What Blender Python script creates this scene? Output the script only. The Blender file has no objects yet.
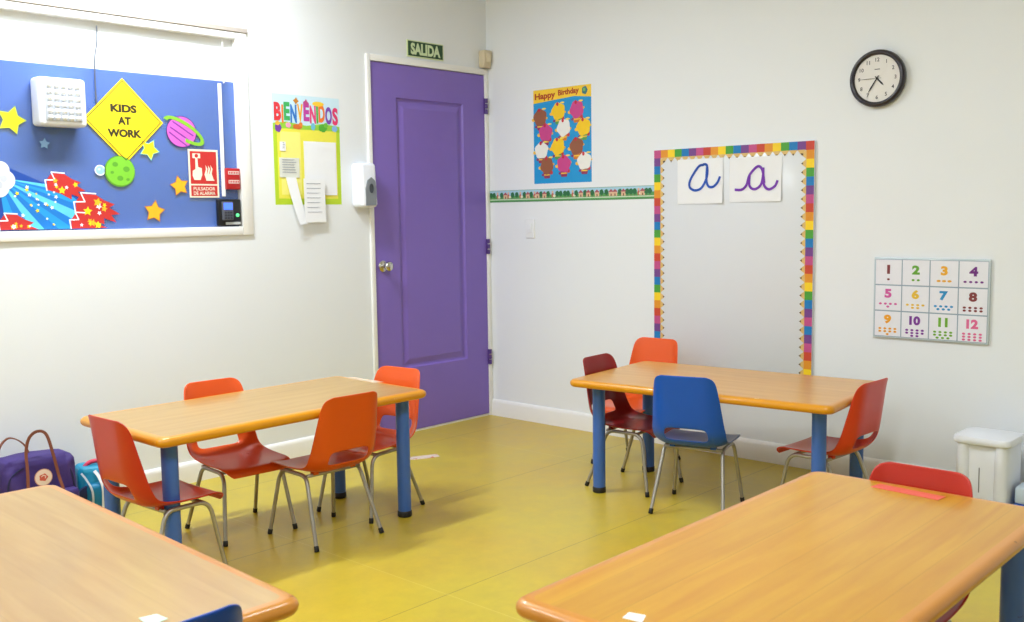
import bpy, bmesh, math, random
from mathutils import Vector, Matrix
from math import sin, cos, pi, radians
random.seed(7)
SC = bpy.context.scene
COL = SC.collection

# ------------------------------------------------------------------ camera
CAM = Vector((-4.415, -4.2465, 1.2315))
yaw, pitch, roll = radians(42.658), radians(-5.536), radians(-0.814)
fw = Vector((cos(yaw)*cos(pitch), sin(yaw)*cos(pitch), sin(pitch)))
rt = Vector((sin(yaw), -cos(yaw), 0)); up = rt.cross(fw)
rt2 = cos(roll)*rt + sin(roll)*up; up2 = -sin(roll)*rt + cos(roll)*up
cd = bpy.data.cameras.new('camera'); cam = bpy.data.objects.new('camera', cd); COL.objects.link(cam)
cd.sensor_width = 36; cd.lens = 1008.34/1024*36; cd.clip_start = .05
cam.matrix_world = Matrix(((rt2.x, up2.x, -fw.x, CAM.x), (rt2.y, up2.y, -fw.y, CAM.y), (rt2.z, up2.z, -fw.z, CAM.z), (0, 0, 0, 1)))
cd.dof.use_dof = True; cd.dof.focus_distance = 4.3; cd.dof.aperture_fstop = 7.0
SC.camera = cam
# ------------------------------------------------------------------ world, exposure
w = bpy.data.worlds.new('world'); SC.world = w; w.use_nodes = True
w.node_tree.nodes['Background'].inputs[0].default_value = (.9, .95, 1, 1)
w.node_tree.nodes['Background'].inputs[1].default_value = .6
SC.view_settings.view_transform = 'Standard'; SC.view_settings.look = 'None'
SC.view_settings.gamma = 1; SC.view_settings.use_curve_mapping = False
SC.view_settings.exposure = 0.34

CEIL = 2.75
LAMPS = [(-2.45, -.64, 37), (-2.45, -3.1, 19), (-4.7, -.9, 17), (-4.7, -3.3, 22)]
for (lx, ly, e) in LAMPS:
    ld = bpy.data.lights.new('ceiling_lamp_light', 'AREA'); ld.shape = 'RECTANGLE'; ld.size = 1.1; ld.size_y = .16
    ld.energy = e; ld.color = (.87, .955, 1.05)
    lo = bpy.data.objects.new('ceiling_lamp_light', ld); COL.objects.link(lo); lo.location = (lx, ly, CEIL-.075)

# ------------------------------------------------------------------ helpers: objects
def bm_to(name, bm, mats, parent=None, smooth=None, loc=None):
    me = bpy.data.meshes.new(name)
    bmesh.ops.recalc_face_normals(bm, faces=bm.faces[:]) if smooth != 'keep' else None
    bm.to_mesh(me); bm.free()
    if not isinstance(mats, (list, tuple)): mats = [mats]
    for m in mats: me.materials.append(m)
    if smooth is not None:
        me.shade_smooth()
        if smooth != 'keep' and smooth < 180: me.set_sharp_from_angle(angle=radians(smooth))
    o = bpy.data.objects.new(name, me); COL.objects.link(o)
    if parent: o.parent = parent
    if loc: o.location = loc
    return o
def tag(o, label=None, cat=None, group=None, kind=None):
    if label: o['label'] = label
    if cat: o['category'] = cat
    if group: o['group'] = group
    if kind: o['kind'] = kind
    return o
def thing(name, label, cat, loc=(0, 0, 0), rz=0, group=None):
    o = bpy.data.objects.new(name, None); COL.objects.link(o); o.location = loc; o.rotation_euler = (0, 0, rz)
    o.empty_display_size = .1
    return tag(o, label, cat, group)
def struct(name, bm, mats, parent=None, smooth=None):
    o = bm_to(name, bm, mats, parent, smooth)
    if not parent: o['kind'] = 'structure'
    return o
def copy_tree(o, parent=None):
    c = o.copy(); COL.objects.link(c)
    if parent: c.parent = parent
    for ch in list(o.children): copy_tree(ch, c)
    return c
# ------------------------------------------------------------------ helpers: shapes
def box(bm, x0, x1, y0, y1, z0, z1, bev=0, seg=2, mi=0):
    r = bmesh.ops.create_cube(bm, size=1)
    vs = r['verts']
    for v in vs:
        v.co = Vector((x0+(v.co.x+.5)*(x1-x0), y0+(v.co.y+.5)*(y1-y0), z0+(v.co.z+.5)*(z1-z0)))
    fs = list({f for v in vs for f in v.link_faces})
    for f in fs: f.material_index = mi
    if bev:
        es = list({e for v in vs for e in v.link_edges})
        rr = bmesh.ops.bevel(bm, geom=es, offset=bev, segments=seg, affect='EDGES', profile=.5)
        for f in rr['faces']: f.material_index = mi
    return vs
def nbox(*a, **k):
    bm = bmesh.new(); box(bm, *a, **k); return bm
def tube(bm, pts, r, n=12, mi=0, closed=False):
    pts = [Vector(p) for p in pts]; rs = r if isinstance(r, (list, tuple)) else [r]*len(pts)
    rings = []; prev = None
    for i, p in enumerate(pts):
        if closed: t = (pts[(i+1) % len(pts)]-pts[i-1]).normalized()
        else: t = (pts[min(i+1, len(pts)-1)]-pts[max(i-1, 0)]).normalized()
        if prev is None:
            a = Vector((0, 0, 1)) if abs(t.z) < .9 else Vector((1, 0, 0)); u = t.cross(a).normalized()
        else: u = (prev-prev.dot(t)*t).normalized()
        prev = u; v = t.cross(u)
        rings.append([bm.verts.new(p+rs[i]*(cos(2*pi*k/n)*u+sin(2*pi*k/n)*v)) for k in range(n)])
    m = len(rings)
    for i in range(m if closed else m-1):
        a, b = rings[i], rings[(i+1) % m]
        for k in range(n):
            f = bm.faces.new((a[k], a[(k+1) % n], b[(k+1) % n], b[k])); f.material_index = mi
    if not closed:
        for q in (rings[0][::-1], rings[-1]):
            f = bm.faces.new(q); f.material_index = mi
def smoothpath(P, n=6):
    P = [Vector(p) for p in P]; out = []
    for i in range(len(P)-1):
        p0 = P[max(i-1, 0)]; p1 = P[i]; p2 = P[i+1]; p3 = P[min(i+2, len(P)-1)]
        for k in range(n):
            t = k/n
            out.append(.5*((2*p1)+(p2-p0)*t+(2*p0-5*p1+4*p2-p3)*t*t+(3*p1-p0-3*p2+p3)*t**3))
    out.append(P[-1]); return out
def bendpath(P, r, n=5):
    """straight runs with rounded corners of radius r"""
    P = [Vector(p) for p in P]; out = [P[0]]
    for i in range(1, len(P)-1):
        a = (P[i-1]-P[i]); b = (P[i+1]-P[i]); d = min(r, a.length*.48, b.length*.48)
        A = P[i]+a.normalized()*d; B = P[i]+b.normalized()*d
        for k in range(n+1):
            t = k/n; out.append((1-t)**2*A+2*t*(1-t)*P[i]+t*t*B)
    out.append(P[-1]); return out
def lathe(bm, prof, n=32, c=(0, 0, 0), axis='z', mi=0):
    """prof: (radius, height) pairs"""
    c = Vector(c)
    def P(r, h, a):
        x, y = r*cos(a), r*sin(a)
        return c+(Vector((x, y, h)) if axis == 'z' else Vector((x, -h, y)) if axis == 'y' else Vector((-h, x, y)))
    rings = []
    for (r, h) in prof:
        rings.append([bm.verts.new(P(max(r, 1e-5), h, 2*pi*k/n)) for k in range(n)])
    for a, b in zip(rings, rings[1:]):
        for k in range(n):
            f = bm.faces.new((a[k], a[(k+1) % n], b[(k+1) % n], b[k])); f.material_index = mi
    for q in (rings[0][::-1], rings[-1]):
        f = bm.faces.new(q); f.material_index = mi
def rrect(x0, x1, y0, y1, r, n=6):
    o = []
    for (cx, cy, a0) in ((x1-r, y1-r, 0), (x0+r, y1-r, 90), (x0+r, y0+r, 180), (x1-r, y0+r, 270)):
        for k in range(n+1):
            a = radians(a0+90*k/n); o.append((cx+r*cos(a), cy+r*sin(a)))
    return o
# ------------------------------------------------------------------ helpers: materials
def lin(c): return c/12.92 if c <= .04045 else ((c+.055)/1.055)**2.4
def rgb(r, g, b): return (lin(r/255), lin(g/255), lin(b/255), 1)
MC = {}
def mat(name, col, rough=.5, metal=0, spec=.5, coat=0, noise=0, nscale=8, bump=0, bscale=60, trans=0, emit=0):
    if name in MC: return MC[name]
    m = bpy.data.materials.new(name); m.use_nodes = True; nt = m.node_tree; b = nt.nodes['Principled BSDF']
    b.inputs['Base Color'].default_value = col; b.inputs['Roughness'].default_value = rough
    b.inputs['Metallic'].default_value = metal; b.inputs['Specular IOR Level'].default_value = spec
    b.inputs['Coat Weight'].default_value = coat; b.inputs['Coat Roughness'].default_value = .12
    if trans: b.inputs['Transmission Weight'].default_value = trans
    if emit: b.inputs['Emission Color'].default_value = col; b.inputs['Emission Strength'].default_value = emit
    if noise or bump: tc = nt.nodes.new('ShaderNodeTexCoord')
    if noise:
        n = nt.nodes.new('ShaderNodeTexNoise'); n.inputs['Scale'].default_value = nscale; n.inputs['Detail'].default_value = 4
        mx = nt.nodes.new('ShaderNodeMix'); mx.data_type = 'RGBA'
        mx.inputs[6].default_value = tuple(c*(1-noise) for c in col[:3])+(1,)
        mx.inputs[7].default_value = tuple(min(1, c*(1+noise)) for c in col[:3])+(1,)
        nt.links.new(tc.outputs['Object'], n.inputs[0]); nt.links.new(n.outputs[0], mx.inputs[0]); nt.links.new(mx.outputs[2], b.inputs['Base Color'])
    if bump:
        n2 = nt.nodes.new('ShaderNodeTexNoise'); n2.inputs['Scale'].default_value = bscale
        bp = nt.nodes.new('ShaderNodeBump'); bp.inputs['Strength'].default_value = bump; bp.inputs['Distance'].default_value = .002
        nt.links.new(tc.outputs['Object'], n2.inputs[0]); nt.links.new(n2.outputs[0], bp.inputs['Height']); nt.links.new(bp.outputs[0], b.inputs['Normal'])
    MC[name] = m; return m
def ink(r, g, b):
    return mat('ink_%d_%d_%d' % (r, g, b), rgb(r, g, b), .55, noise=.03, nscale=40)
def wood(name, c1, c2, board):
    m = bpy.data.materials.new(name); m.use_nodes = True; nt = m.node_tree; N = nt.nodes; L = nt.links; b = N['Principled BSDF']
    tc = N.new('ShaderNodeTexCoord'); mp = N.new('ShaderNodeMapping'); mp.inputs['Scale'].default_value = (1.2, 14, 14)
    L.new(tc.outputs['Object'], mp.inputs[0])
    n1 = N.new('ShaderNodeTexNoise'); n1.inputs['Scale'].default_value = 2.2; n1.inputs['Detail'].default_value = 6; n1.inputs['Distortion'].default_value = .5
    L.new(mp.outputs[0], n1.inputs[0])
    n2 = N.new('ShaderNodeTexNoise'); n2.inputs['Scale'].default_value = 3; n2.inputs['Detail'].default_value = 2; L.new(tc.outputs['Object'], n2.inputs[0])
    mx = N.new('ShaderNodeMix'); mx.data_type = 'RGBA'; mx.inputs[6].default_value = c1; mx.inputs[7].default_value = c2
    cr = N.new('ShaderNodeMapRange'); cr.inputs[1].default_value = .3; cr.inputs[2].default_value = .75; L.new(n1.outputs[0], cr.inputs[0]); L.new(cr.outputs[0], mx.inputs[0])
    # staves glued side by side: a slightly different tone per board
    sx = N.new('ShaderNodeSeparateXYZ'); L.new(tc.outputs['Object'], sx.inputs[0])
    dv = N.new('ShaderNodeMath'); dv.operation = 'DIVIDE'; dv.inputs[1].default_value = .11; L.new(sx.outputs['Y'], dv.inputs[0])
    fl = N.new('ShaderNodeMath'); fl.operation = 'FLOOR'; L.new(dv.outputs[0], fl.inputs[0])
    wn = N.new('ShaderNodeTexWhiteNoise'); wn.noise_dimensions = '1D'; L.new(fl.outputs[0], wn.inputs['W'])
    fr = N.new('ShaderNodeMath'); fr.operation = 'FRACT'; L.new(dv.outputs[0], fr.inputs[0])
    lt = N.new('ShaderNodeMath'); lt.operation = 'LESS_THAN'; lt.inputs[1].default_value = .03; L.new(fr.outputs[0], lt.inputs[0])
    mr = N.new('ShaderNodeMapRange'); mr.inputs[3].default_value = 1-board; mr.inputs[4].default_value = 1+board*.3; L.new(wn.outputs[0], mr.inputs[0])
    sb = N.new('ShaderNodeMath'); sb.operation = 'MULTIPLY'; sb.inputs[1].default_value = -board*1.6; L.new(lt.outputs[0], sb.inputs[0])
    ad = N.new('ShaderNodeMath'); L.new(mr.outputs[0], ad.inputs[0]); L.new(sb.outputs[0], ad.inputs[1])
    mr2 = N.new('ShaderNodeMapRange'); mr2.inputs[3].default_value = .93; mr2.inputs[4].default_value = 1.06; L.new(n2.outputs[0], mr2.inputs[0])
    mu = N.new('ShaderNodeMath'); mu.operation = 'MULTIPLY'; L.new(ad.outputs[0], mu.inputs[0]); L.new(mr2.outputs[0], mu.inputs[1])
    hs = N.new('ShaderNodeHueSaturation'); L.new(mu.outputs[0], hs.inputs['Value']); L.new(mx.outputs[2], hs.inputs['Color'])
    L.new(hs.outputs[0], b.inputs['Base Color']); b.inputs['Roughness'].default_value = .34; b.inputs['Specular IOR Level'].default_value = .5
    b.inputs['Coat Weight'].default_value = .3; b.inputs['Coat Roughness'].default_value = .14
    return m
def worn_paint(name, col, wear, amount=.62, rough=.35, scale=22):
    m = bpy.data.materials.new(name); m.use_nodes = True; nt = m.node_tree; N = nt.nodes; L = nt.links; b = N['Principled BSDF']
    tc = N.new('ShaderNodeTexCoord'); n = N.new('ShaderNodeTexNoise'); n.inputs['Scale'].default_value = scale; n.inputs['Detail'].default_value = 5; n.inputs['Roughness'].default_value = .7
    L.new(tc.outputs['Object'], n.inputs[0])
    r = N.new('ShaderNodeMapRange'); r.inputs[1].default_value = amount; r.inputs[2].default_value = amount+.03; L.new(n.outputs[0], r.inputs[0])
    mx = N.new('ShaderNodeMix'); mx.data_type = 'RGBA'; mx.inputs[6].default_value = col; mx.inputs[7].default_value = wear
    L.new(r.outputs[0], mx.inputs[0]); L.new(mx.outputs[2], b.inputs['Base Color']); b.inputs['Roughness'].default_value = rough
    b.inputs['Coat Weight'].default_value = .3
    return m
def plaster(name, col):
    m = bpy.data.materials.new(name); m.use_nodes = True; nt = m.node_tree; N = nt.nodes; L = nt.links; b = N['Principled BSDF']
    tc = N.new('ShaderNodeTexCoord'); n = N.new('ShaderNodeTexNoise'); n.inputs['Scale'].default_value = 1.3; n.inputs['Detail'].default_value = 3
    L.new(tc.outputs['Object'], n.inputs[0])
    mx = N.new('ShaderNodeMix'); mx.data_type = 'RGBA'; mx.inputs[6].default_value = tuple(c*.965 for c in col[:3])+(1,); mx.inputs[7].default_value = col
    L.new(n.outputs[0], mx.inputs[0]); L.new(mx.outputs[2], b.inputs['Base Color']); b.inputs['Roughness'].default_value = .55
    n2 = N.new('ShaderNodeTexNoise'); n2.inputs['Scale'].default_value = 25; n2.inputs['Detail'].default_value = 3; L.new(tc.outputs['Object'], n2.inputs[0])
    bp = N.new('ShaderNodeBump'); bp.inputs['Strength'].default_value = .12; bp.inputs['Distance'].default_value = .003
    L.new(n2.outputs[0], bp.inputs['Height']); L.new(bp.outputs[0], b.inputs['Normal'])
    return m
def floor_mat():
    m = bpy.data.materials.new('vinyl_floor'); m.use_nodes = True; nt = m.node_tree; N = nt.nodes; L = nt.links; b = N['Principled BSDF']
    tc = N.new('ShaderNodeTexCoord')
    n1 = N.new('ShaderNodeTexNoise'); n1.inputs['Scale'].default_value = .75; n1.inputs['Detail'].default_value = 3; L.new(tc.outputs['Object'], n1.inputs[0])
    n2 = N.new('ShaderNodeTexNoise'); n2.inputs['Scale'].default_value = 9; n2.inputs['Detail'].default_value = 8; n2.inputs['Roughness'].default_value = .7; L.new(tc.outputs['Object'], n2.inputs[0])
    A = N.new('ShaderNodeMix'); A.data_type = 'RGBA'; A.inputs[6].default_value = rgb(200, 178, 50); A.inputs[7].default_value = rgb(200, 162, 54)
    r1 = N.new('ShaderNodeMapRange'); r1.inputs[1].default_value = .42; r1.inputs[2].default_value = .68; L.new(n1.outputs[0], r1.inputs[0]); L.new(r1.outputs[0], A.inputs[0])
    B = N.new('ShaderNodeMix'); B.data_type = 'RGBA'; B.blend_type = 'MULTIPLY'; B.inputs[0].default_value = 1
    r2 = N.new('ShaderNodeMapRange'); r2.inputs[1].default_value = .25; r2.inputs[2].default_value = .75; r2.inputs[3].default_value = .86; r2.inputs[4].default_value = 1.08
    L.new(n2.outputs[0], r2.inputs[0]); L.new(A.outputs[2], B.inputs[6]); L.new(r2.outputs[0], B.inputs[7])
    # sheet seams: dark lines every .83 m one way, pale ones the other way
    sx = N.new('ShaderNodeSeparateXYZ'); L.new(tc.outputs['Object'], sx.inputs[0])
    def seam(axis, off, per, wid):
        a = N.new('ShaderNodeMath'); a.operation = 'ADD'; a.inputs[1].default_value = off+per*20; L.new(sx.outputs[axis], a.inputs[0])
        p = N.new('ShaderNodeMath'); p.operation = 'PINGPONG'; p.inputs[1].default_value = per/2; L.new(a.outputs[0], p.inputs[0])
        c = N.new('ShaderNodeMath'); c.operation = 'LESS_THAN'; c.inputs[1].default_value = wid; L.new(p.outputs[0], c.inputs[0]); return c
    s1 = seam('Y', 1.93, .83, .0022); s2 = seam('X', 2.23, 1.66, .002)
    C = N.new('ShaderNodeMix'); C.data_type = 'RGBA'; C.inputs[7].default_value = rgb(112, 88, 40); L.new(B.outputs[2], C.inputs[6])
    k = N.new('ShaderNodeMath'); k.operation = 'MULTIPLY'; k.inputs[1].default_value = .55; L.new(s1.outputs[0], k.inputs[0]); L.new(k.outputs[0], C.inputs[0])
    D = N.new('ShaderNodeMix'); D.data_type = 'RGBA'; D.inputs[7].default_value = rgb(222, 205, 120); L.new(C.outputs[2], D.inputs[6])
    k2 = N.new('ShaderNodeMath'); k2.operation = 'MULTIPLY'; k2.inputs[1].default_value = .4; L.new(s2.outputs[0], k2.inputs[0]); L.new(k2.outputs[0], D.inputs[0])
    L.new(D.outputs[2], b.inputs['Base Color'])
    rr = N.new('ShaderNodeMapRange'); rr.inputs[3].default_value = .22; rr.inputs[4].default_value = .42; L.new(n2.outputs[0], rr.inputs[0]); L.new(rr.outputs[0], b.inputs['Roughness'])
    b.inputs['Specular IOR Level'].default_value = .5
    bp = N.new('ShaderNodeBump'); bp.inputs['Strength'].default_value = .08; bp.inputs['Distance'].default_value = .003; L.new(n2.outputs[0], bp.inputs['Height']); L.new(bp.outputs[0], b.inputs['Normal'])
    return m

WALL = plaster('wall_paint', rgb(236, 239, 242))
TRIMW = mat('white_gloss_paint', rgb(240, 239, 236), .32, noise=.015)
WHITE = mat('white_plastic', rgb(236, 239, 247), .38, noise=.015)
PAPER = mat('white_paper', rgb(240, 241, 244), .7, noise=.02, nscale=20)
BLACK = mat('black_rubber', rgb(24, 24, 26), .5, noise=.1)
CHROME = mat('satin_steel', rgb(172, 168, 160), .34, metal=.75, noise=.12, nscale=30)
KNOB = mat('chrome', rgb(205, 202, 196), .14, metal=1, noise=.05)
PURPLE = mat('purple_door_paint', rgb(127, 102, 190), .38, noise=.03, nscale=5, bump=.1, bscale=20)

# ------------------------------------------------------------------ room shell
RX, RY = -6.3, -5.9
struct('floor', nbox(RX, .15, RY, .15, -.1, 0), floor_mat())
struct('ceiling', nbox(RX, .15, RY, .15, CEIL, CEIL+.1), WALL)
DX0, DX1, DZ = -.9, -.03, 2.048            # door leaf
WX0, WX1, WZ0, WZ1 = -3.75, -1.655, 1.145, 2.1   # window opening
bm = bmesh.new()
box(bm, RX, WX0, 0, .15, 0, CEIL); box(bm, WX0, WX1, 0, .15, 0, WZ0); box(bm, WX0, WX1, 0, .15, WZ1, CEIL)
box(bm, WX1, DX0-.025, 0, .15, 0, CEIL); box(bm, DX0-.025, 0, 0, .15, DZ+.035, CEIL); box(bm, DX0-.025, 0, .12, .15, 0, DZ+.035)
struct('wall_left', bm, WALL)
struct('wall_right', nbox(0, .15, RY, .15, 0, CEIL), WALL)
struct('wall_back', nbox(RX-.15, RX, RY, .15, 0, CEIL), WALL)
struct('wall_near', nbox(RX, .15, RY-.15, RY, 0, CEIL), WALL)
def baseboard(name, a, b, axis):
    bm = bmesh.new(); prof = [(0, 0), (.016, 0), (.016, .078), (.013, .09), (.006, .098), (0, .1)]
    ends = []
    for s in (a, b):
        ends.append([bm.verts.new((s, -d, z) if axis == 'x' else (-d, s, z)) for d, z in prof])
    for k in range(len(prof)): bm.faces.new((ends[0][k], ends[0][(k+1) % 6], ends[1][(k+1) % 6], ends[1][k]))
    bm.faces.new(ends[0][::-1]); bm.faces.new(ends[1])
    return struct(name, bm, TRIMW, smooth=40)
baseboard('baseboard_left', RX, DX0-.035, 'x')
baseboard('baseboard_right', -.0, RY, 'y')

# ------------------------------------------------------------------ door
door = bpy.data.objects.new('door_1', None); COL.objects.link(door); door['kind'] = 'structure'
bm = bmesh.new()
box(bm, DX0-.028, DX0-.002, -.014, .1, 0, DZ+.037, .003); box(bm, DX1+.002, -.001, -.014, .1, 0, DZ+.037, .003); box(bm, DX0-.002, DX1+.002, -.014, .1, DZ+.003, DZ+.037, .003)
bm_to('door_frame', bm, TRIMW, door, 30)
bm_to('threshold', nbox(DX0, DX1, -.002, .06, 0, .011, .002), TRIMW, door)
bm = bmesh.new()
x0, x1, z0, z1 = DX0, DX1, .014, DZ
px0, px1, pz0, pz1 = -.722, -.207, .37, 1.87
rects = [(x0, x1, z0, z1, 0), (px0, px1, pz0, pz1, 0), (px0+.008, px1-.008, pz0+.008, pz1-.008, .011), (px0+.02, px1-.02, pz0+.02, pz1-.02, .013),
         (px0+.05, px1-.05, pz0+.05, pz1-.05, .003), (px0+.056, px1-.056, pz0+.056, pz1-.056, .002)]
rings = [[bm.verts.new(p) for p in ((a, d-.004, c), (b, d-.004, c), (b, d-.004, e), (a, d-.004, e))] for a, b, c, e, d in rects]
back = [bm.verts.new(p) for p in ((x0, .04, z0), (x1, .04, z0), (x1, .04, z1), (x0, .04, z1))]
for A, B in [(back, rings[0])]+list(zip(rings, rings[1:])):
    for k in range(4): bm.faces.new((A[k], A[(k+1) % 4], B[(k+1) % 4], B[k]))
bm.faces.new(rings[-1]); bm.faces.new(back[::-1])
bm_to('door_leaf', bm, PURPLE, door)
HP = mat('purple_hinge_paint', rgb(84, 58, 128), .4)
for zc in (1.868, 1.034, .363):
    bm = bmesh.new()
    for k in range(3):
        zz = zc-.045+k*.032
        lathe(bm, [(.003, zz-.001), (.0105, zz), (.0105, zz+.026), (.003, zz+.027)], 14, (DX1+.006, -.015, 0))
    box(bm, DX1-.004, DX1+.016, -.012, -.004, zc-.044, zc+.046)
    bm_to('hinge', bm, HP, door, 40)
bm = bmesh.new()
lathe(bm, [(.0, 0), (.03, 0), (.031, .004), (.027, .008), (.012, .012), (.011, .03), (.018, .036), (.026, .046), (.027, .056), (.021, .064), (0, .067)], 28, (-.845, -.004, .954), 'y')
lathe(bm, [(0, .066), (.006, .067), (.006, .0685), (0, .0685)], 12, (-.845, -.004, .954), 'y')
tag(bm_to('door_knob', bm, KNOB, door, 50), 'chrome round door knob')

# ------------------------------------------------------------------ flat art helper
def text_polys(s, bold=0.0):
    cu = bpy.data.curves.new('t', 'FONT'); cu.body = s; cu.size = 1; cu.offset = bold; cu.resolution_u = 4
    ob = bpy.data.objects.new('t', cu); me = ob.to_mesh()
    V = [(v.co.x, v.co.y) for v in me.vertices]; F = [tuple(p.vertices) for p in me.polygons]
    ob.to_mesh_clear(); bpy.data.objects.remove(ob); bpy.data.curves.remove(cu)
    return V, F
class Art:
    """flat shapes printed or glued on a surface; u to the right, v up, n out of the wall"""
    def __init__(s, origin, u, n, v=(0, 0, 1)):
        s.o = Vector(origin); s.u = Vector(u).normalized(); s.v = Vector(v).normalized(); s.n = Vector(n).normalized(); s.bm = bmesh.new(); s.m = []; s.c = {}
    def mi(s, m):
        if m not in s.m: s.m.append(m)
        return s.m.index(m)
    def P(s, p, h): return s.o+s.u*p[0]+s.v*p[1]+s.n*h
    def poly(s, pts, m, lay=1, thick=0):
        s.c[lay] = s.c.get(lay, 0)+1
        h = .0004+lay*.00035+thick+min(s.c[lay], 60)*5e-6; i = s.mi(m)
        top = [s.bm.verts.new(s.P(p, h)) for p in pts]
        f = s.bm.faces.new(top); f.material_index = i
        bot = [s.bm.verts.new(s.P(p, 0 if lay == 0 else h-.0003-thick)) for p in pts]; k = len(pts)
        for a in range(k):
            g = s.bm.faces.new((top[a], bot[a], bot[(a+1) % k], top[(a+1) % k])); g.material_index = i
        if lay == 0: s.bm.faces.new(bot[::-1]).material_index = i
        return s
    def rect(s, x0, y0, x1, y1, m, lay=1, thick=0): return s.poly([(x0, y0), (x1, y0), (x1, y1), (x0, y1)], m, lay, thick)
    def ell(s, cx, cy, rx, ry, m, lay=1, n=20, rot=0, wob=0, thick=0):
        pts = []
        for k in range(n):
            a = 2*pi*k/n; q = 1+wob*cos(5*a); x, y = rx*q*cos(a), ry*q*sin(a)
            pts.append((cx+x*cos(rot)-y*sin(rot), cy+x*sin(rot)+y*cos(rot)))
        return s.poly(pts, m, lay, thick)
    def star(s, cx, cy, r, m, lay=1, n=5, rot=.1, inner=.5, thick=0):
        return s.poly([(cx+(r if k % 2 == 0 else r*inner)*sin(rot+pi*k/n), cy+(r if k % 2 == 0 else r*inner)*cos(rot+pi*k/n)) for k in range(2*n)], m, lay, thick)
    def line(s, pts, wd, m, lay=1):
        for (a, b) in zip(pts, pts[1:]):
            d = Vector((b[0]-a[0], b[1]-a[1])); 
            if d.length < 1e-6: continue
            d.normalize(); p = Vector((-d.y, d.x))*wd/2; e = d*wd*.25
            s.poly([(a[0]-p.x-e.x, a[1]-p.y-e.y), (b[0]-p.x+e.x, b[1]-p.y+e.y), (b[0]+p.x+e.x, b[1]+p.y+e.y), (a[0]+p.x-e.x, a[1]+p.y-e.y)], m, lay)
        return s
    def text(s, t, x0, y0, x1, y1, m, lay=2, bold=0.0, rot=0):
        V, F = text_polys(t, bold); X = [v[0] for v in V]; Y = [v[1] for v in V]
        ax, bx, ay, by = min(X), max(X), min(Y), max(Y); cx, cy = (x0+x1)/2, (y0+y1)/2
        def T(v):
            x = (v[0]-ax)/(bx-ax)*(x1-x0)+x0-cx; y = (v[1]-ay)/(by-ay)*(y1-y0)+y0-cy
            return (cx+x*cos(rot)-y*sin(rot), cy+x*sin(rot)+y*cos(rot))
        h = .0004+lay*.00035; vs = [s.bm.verts.new(s.P(T(v), h)) for v in V]; i = s.mi(m)
        for f in F:
            try: s.bm.faces.new([vs[k] for k in f]).material_index = i
            except ValueError: pass
        return s
    def textc(s, t, cx, cy, h, m, lay=2, bold=0.0, xs=1.0):
        V, F = text_polys(t, bold); X = [v[0] for v in V]; Y = [v[1] for v in V]; k = h/(max(Y)-min(Y)); wd = (max(X)-min(X))*k*xs
        return s.text(t, cx-wd/2, cy-h/2, cx+wd/2, cy+h/2, m, lay, bold)
    def build(s, name, parent=None):
        return bm_to(name, s.bm, s.m, parent, 'keep') if False else _flat(name, s, parent)
def _flat(name, s, parent):
    me = bpy.data.meshes.new(name); s.bm.normal_update(); s.bm.to_mesh(me); s.bm.free()
    for m in s.m: me.materials.append(m)
    o = bpy.data.objects.new(name, me); COL.objects.link(o)
    if parent: o.parent = parent
    return o
LEFT = dict(u=(1, 0, 0), n=(0, -1, 0)); RIGHT = dict(u=(0, -1, 0), n=(-1, 0, 0))
def artL(x, z, y=0.0): return Art((x, y, z), **LEFT)
def artR(y, z, x=0.0): return Art((x, y, z), **RIGHT)
BLUEP = mat('blue_glossy_paper', rgb(14, 80, 172), .25, coat=.25, noise=.06, nscale=2)
YEL = ink(252, 218, 20); LIME = ink(150, 205, 50); RED = ink(196, 44, 40)

# ------------------------------------------------------------------ window with the space decoration
win = bpy.data.objects.new('window_1', None); COL.objects.link(win); win['kind'] = 'structure'
bm = bmesh.new(); fy0, fy1 = -.012, .12
ix1, iz0, iz1 = -1.713, 1.187, 2.068
box(bm, ix1, WX1, fy0, fy1, WZ0, WZ1, .004); box(bm, WX0, ix1, fy0, fy1, WZ0, iz0, .004); box(bm, WX0, ix1, fy0, fy1, iz1, WZ1, .004); box(bm, WX0, WX0+.06, fy0, fy1, iz0, iz1, .004)
bm_to('window_frame', bm, TRIMW, win, 30)
bm_to('head_rail', nbox(WX0-.01, WX1+.004, -.018, 0, 2.1, 2.121, .002), mat('tan_rail', rgb(178, 168, 158), .5), win)
GY = .012
gl = mat('window_glass', rgb(235, 245, 250), .03)
gnt = gl.node_tree; gb = gnt.nodes['Principled BSDF']; gb.inputs['Alpha'].default_value = .06; gb.inputs['Specular IOR Level'].default_value = .5
bm_to('pane', nbox(WX0+.05, ix1+.005, GY+.004, GY+.008, iz0-.005, iz1+.005), gl, win)
bm_to('mullion', nbox(-1.806, -1.788, GY-.004, GY+.003, 1.33, 1.857, .002), TRIMW, win)
bm_to('mullion', nbox(-1.775, -1.77, GY-.003, GY+.003, 1.86, 2.06, .001), TRIMW, win)
tag(bm_to('blue_backing_panel', nbox(WX0+.05, ix1, GY+.012, GY+.018, iz0-.004, 1.87), BLUEP), 'glossy blue backing sheet filling the lower part of the window', 'window backing')
bm = bmesh.new(); box(bm, WX0+.05, ix1, GY+.02, GY+.024, 1.85, iz1+.02)
rb = thing('window_blind', 'plain white blind covering the top of the window above the blue sheet', 'blind', (-2.7, GY+.02, 2.07))
o = bm_to('blind_sheet', bm, mat('white_blind', rgb(244, 245, 246), .6, noise=.01)); o.parent = rb; o.matrix_parent_inverse = Matrix.Translation((2.7, -GY-.02, -2.07))
bm = bmesh.new(); tube(bm, smoothpath([(-2.375, GY-.002, 2.05), (-2.378, GY-.002, 1.98), (-2.392, GY-.002, 1.9), (-2.395, GY-.002, 1.72)]), .0028, 6)
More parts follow.
